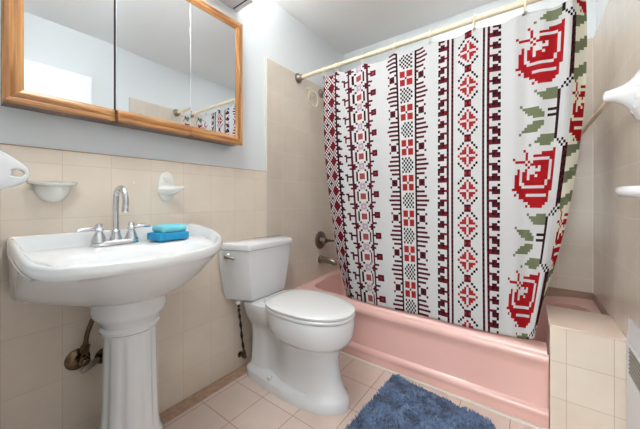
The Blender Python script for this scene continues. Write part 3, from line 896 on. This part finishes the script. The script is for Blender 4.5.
def tk(xb, xf, hb, hf, z):
    return rounded([(xb,TY-hb,z),(xf,TY-hf,z),(xf+.005,TY,z),(xf,TY+hf,z),(xb,TY+hb,z)], .008, 2)
bm = bmesh.new()
add_loft(bm, [tk(.020,.165,.195,.122,.470), tk(.014,.172,.212,.138,.477), tk(.012,.177,.224,.146,.52), tk(.010,.187,.248,.164,.66), tk(.010,.191,.254,.171,.776)])
link('tank', bm, M['toilet'], to)
bm = bmesh.new()
add_loft(bm, [tk(.008,.196,.250,.176,.777), tk(.006,.204,.254,.182,.781), tk(.006,.206,.255,.183,.806), tk(.008,.202,.251,.180,.815), tk(.014,.194,.241,.172,.820)])
link('tank_lid', bm, M['toilet'], to)
# flush lever on the angled left face
nx, ny = Vector((.055,-.145)).normalized()
# outward normal of the left angled face
pa = Vector((.010,TY-.252)); pb = Vector((.190,TY-.170)); dd = (pb-pa).normalized(); nn = Vector((dd.y,-dd.x))
hp = pa + dd*.058
h = link('flush_lever', lathe([(0,.019),(.006,.019),(.010,.014),(.022,.012),(.023,0)], (hp.x+nn.x*-.001,hp.y+nn.y*-.001,.742), (nn.x,nn.y,0), 20), M['chrome'], to)
lp = [hp+nn*.022-dd*.006, hp+nn*.025+dd*.024, hp+nn*.023+dd*.054]
link('lever_arm', tube(spline([(lp[0].x,lp[0].y,.743),(lp[1].x,lp[1].y,.740),(lp[2].x,lp[2].y,.731)],5), [.010,.011,.0105,.010,.0095]+[.008]*6, n=12), M['nickel'], h)

# bowl: smooth union of a front egg and a rear trapway block at every height
def bowl_ring(z, fx, fa, fb, rx0, rx1, rw, core, n=44, ex=2.2):
    x0 = min(rx0, fx-fa); x1 = fx+fa
    right = []
    for i in range(n+1):
        t_ = i/n
        x = x0 + (x1-x0)*(.5-.5*math.cos(PI*t_))
        u = abs((x-fx)/fa)
        a = fb*max(0, 1-u**ex)**.5 if u < 1 else 0
        v = abs((x-(rx0+rx1)/2)/((rx1-rx0)/2))
        b = rw*max(0, 1-v**4)**.5 if v < 1 else 0
        c = core if rx0+.03 < x < fx else 0
        w = (a**8+b**8+c**8)**(1/8) if a+b+c > 0 else 0
        right.append((x, w))
    return [(x, TY-w, z) for x, w in right] + [(x, TY+w, z) for x, w in reversed(right[1:-1])]
secs = [ # z, front cx, half length, half width, rear x0, x1, rear half width, core half width
 (0.000,.440,.306,.142,.055,.40,.128,.10),(.018,.440,.308,.144,.050,.40,.130,.10),(.046,.442,.302,.140,.050,.39,.127,.10),(.056,.450,.286,.130,.055,.37,.118,.09),(.066,.485,.245,.112,.066,.25,.096,.070),(.09,.490,.226,.106,.068,.23,.088,.066),
 (.14,.490,.206,.102,.070,.22,.082,.062),(.20,.490,.196,.101,.072,.215,.080,.062),(.25,.490,.194,.104,.072,.215,.080,.064),(.285,.492,.204,.116,.072,.22,.082,.070),(.308,.494,.222,.138,.072,.23,.086,.080),(.326,.496,.242,.162,.072,.24,.092,.092),(.345,.497,.256,.177,.070,.25,.100,.104),
 (.375,.499,.264,.185,.068,.26,.112,.116),(.41,.500,.266,.188,.064,.28,.122,.124),(.440,.500,.266,.188,.060,.29,.130,.130),(.456,.500,.262,.185,.060,.29,.130,.128),(.460,.500,.252,.176,.066,.28,.124,.12)]
bm = bmesh.new(); add_loft(bm, [bowl_ring(*s_) for s_ in secs])
# deck that carries the tank
add_loft(bm, [rounded([(.035,TY-.10,.440),(.26,TY-.12,.440),(.26,TY+.12,.440),(.035,TY+.10,.440)],.02), rounded([(.03,TY-.12,.460),(.22,TY-.12,.460),(.22,TY+.12,.460),(.03,TY+.12,.460)],.02), rounded([(.03,TY-.12,.4695),(.20,TY-.11,.4695),(.20,TY+.11,.4695),(.03,TY+.12,.4695)],.02)])
link('bowl', bm, M['toilet'], to)
def egg(a0, a1, hw, z, n=56):
    """closed seat outline, squarer at the hinge side"""
    cx = a0 + (a1-a0)*.45; out = []
    for i in range(n):
        a = 2*PI*i/n; c, s = math.cos(a), math.sin(a)
        L = (a1-cx) if c > 0 else (cx-a0)
        e = 2.1 if c > 0 else 2.8
        k = (abs(c)**e+abs(s)**e)**(-1/e)
        out.append((cx+L*c*k, TY+hw*s*k, z))
    return out
bm = bmesh.new()
add_loft(bm, [egg(.252,.760,.182,.4605), egg(.246,.768,.189,.465), egg(.246,.769,.190,.475), egg(.250,.764,.186,.479)])
link('seat', bm, M['seatp'], to)
bm = bmesh.new()
add_loft(bm, [egg(.250,.758,.183,.482), egg(.243,.766,.189,.485), egg(.243,.767,.190,.494), egg(.250,.759,.184,.500), egg(.29,.715,.150,.5045), egg(.36,.63,.09,.506)])
lid = link('seat_lid', bm, M['seatp'], to)
for sg in (-1,1):
    link('hinge', box((.222,TY+sg*.075-.018,.460),(.262,TY+sg*.075+.018,.494),.006), M['seatp'], to)
    link('bolt_cap', lathe([(0,.017),(.010,.016),(.018,.010),(.020,0)], (.300,TY+sg*.116,.050), (0,sg*.2,1), 18), M['toilet'], to)

# toilet supply hose
t = thing('supply_hose', 'dark braided supply hose on the wall under the toilet tank', 'hose', (.04,1.12,0))
link('hose', tube(spline([(.080,1.078,.455),(.078,1.082,.43),(.062,1.098,.38),(.050,1.118,.30),(.044,1.134,.20),(.044,1.148,.12)]), [.0065+.0022*math.sin(i*1.1) for i in range(41)]), M['braid'], t)
link('top_nut', lathe([(0,.017),(.020,.017),(.024,.011)], (.080,1.078,.4695), (0,0,-1), 8), M['seatp'], t)
link('shutoff', lathe([(0,.018),(.004,.018),(.006,.009),(.036,.009),(.038,.012),(.056,.012),(.058,0)], (.0005,1.150,.085), (1,0,0), 16), M['brass'], t)
link('lower_tube', tube([(.044,1.146,.125),(.044,1.151,.10),(.044,1.152,.085)], [.009,.012,.009], n=12), M['braid'], t)

# ------------------------------------------------------------------ shag bath mat
QUAD = [(.800,.86),(1.360,.86),(1.372,1.530),(1.345,1.568),(.850,1.640),(.832,1.625)]
rug = thing('bath_mat', 'blue shaggy bath mat on the floor beside the tub', 'rug', (1.08,1.25,0))
def in_poly(x, y, P):
    c = False; j = len(P)-1
    for i in range(len(P)):
        if (P[i][1] > y) != (P[j][1] > y) and x < (P[j][0]-P[i][0])*(y-P[i][1])/(P[j][1]-P[i][1])+P[i][0]: c = not c
        j = i
    return c
bm = bmesh.new(); add_prism(bm, QUAD, 'z', .0005, .008)
link('backing', bm, M['rug'], rug, False)
bm = bmesh.new(); cnt = 0
from mathutils import noise as mn
while cnt < 21000:
    x = random.uniform(.79,1.38); y = random.uniform(.86,1.645)
    if not in_poly(x, y, QUAD): continue
    cnt += 1
    f = mn.noise(Vector((x*14,y*14,0))); g = mn.noise(Vector((x*14+9,y*14+3,2)))
    hgt = .020 + random.random()*.010 + .008*f
    a = math.atan2(g, f) + random.uniform(-.9,.9); lean = .006+random.random()*.012
    dx, dy = math.cos(a)*lean, math.sin(a)*lean
    r = .0020+random.random()*.0014
    b0 = random.random()*6.28
    base = [bm.verts.new((x+r*math.cos(b0+q*2.094), y+r*math.sin(b0+q*2.094), .006)) for q in range(3)]
    mid = [bm.verts.new((x+dx*.45+r*.95*math.cos(b0+q*2.094), y+dy*.45+r*.95*math.sin(b0+q*2.094), .006+hgt*.65)) for q in range(3)]
    tip = bm.verts.new((x+dx, y+dy, .006+hgt*(.9)))
    for q in range(3):
        w_ = (q+1)%3
        bm.faces.new((base[q],base[w_],mid[w_],mid[q])); bm.faces.new((mid[q],mid[w_],tip))
pile = link('pile', bm, M['tuft'], rug); pile['kind'] = 'stuff'

# ------------------------------------------------------------------ added fill lights out of view: ceiling globe, tub light, hall panel
CLX, CLY = .70, .38  # globe added above the view to brighten the room
lm = thing('ceiling_fill_globe', 'round white globe added on the bathroom ceiling as unseen fill light', 'lamp', (CLX,CLY,ZC))
link('fill_globe_base', lathe([(0,.10),(.02,.10),(.03,.07),(.03,0)], (CLX,CLY,ZC-.0005), (0,0,-1), 40), M['white'], lm)
link('fill_globe_glass', lathe([(0,.07),(.02,.10),(.06,.135),(.10,.14),(.15,.11),(.18,.05),(.185,0)], (CLX,CLY,ZC-.03), (0,0,-1), 40), M['globe'], lm)
sl = thing('tub_fill', 'round white fill light added out of view in the ceiling above the tub', 'lamp', (1.2,2.05,ZC))
link('tub_fill_trim', lathe([(0,.085),(.004,.085),(.008,.07),(.008,0)], (1.2,2.05,ZC-.0005), (0,0,-1), 32), M['white'], sl)  # trim of the light added to brighten the alcove
link('tub_fill_lens', lathe([(0,.06),(.003,.055),(.004,0)], (1.2,2.05,ZC-.0087), (0,0,-1), 32), M['lamp'], sl)

def area(name, loc, rot, size, power, col=(1,1,1), shape='DISK', sy=None):
    l = bpy.data.lights.new(name, 'AREA'); l.shape = shape; l.size = size
    if sy: l.size_y = sy
    l.energy = power; l.color = col
    o = bpy.data.objects.new(name, l); C.objects.link(o); o.location = loc; o.rotation_euler = rot
    return o
area('tub_fill_light', (1.2,2.05,ZC-.02), (0,0,0), .13, 2.8, (1,.99,.97))
area('vanity_light_glow', (.085,.81,2.39), (PI,0,0), .12, 21, (1,.98,.97), 'RECTANGLE', .54)
# unseen glowing panel with frame, added at the hall end as frontal fill
hall_fill = struct('hall_fill_panel', box((.70,-2.398,.45), (1.75,-2.39,2.25)), M['lamp'])
link('hall_fill_frame', box((.64,-2.4,.39), (.70,-2.37,2.31)), M['white'], hall_fill, False)
link('hall_fill_frame', box((1.75,-2.4,.39), (1.81,-2.37,2.31)), M['white'], hall_fill, False)
area('hall_fill_light', (1.22,-2.36,1.35), (PI/2,0,0), 1.05, 4.8, (.93,.99,1), 'RECTANGLE', 1.8)

w = bpy.data.worlds.new('world'); scene.world = w; w.use_nodes = True
w.node_tree.nodes['Background'].inputs[0].default_value = (.9,.95,1,1); w.node_tree.nodes['Background'].inputs[1].default_value = .6

# ------------------------------------------------------------------ camera
cd = bpy.data.cameras.new('camera'); cam = bpy.data.objects.new('camera', cd); C.objects.link(cam)
cam.location = (1.4873, 0, 1.08); cam.rotation_euler = (PI/2, 0, math.atan(208/282))
cd.sensor_width = 36; cd.lens = 282/640*36; cd.shift_y = -15.5/640; cd.clip_start = .01
scene.camera = cam
vs = scene.view_settings
vs.view_transform = 'Standard'; vs.look = 'None'; vs.gamma = 1; vs.use_curve_mapping = False; vs.exposure = 0.42
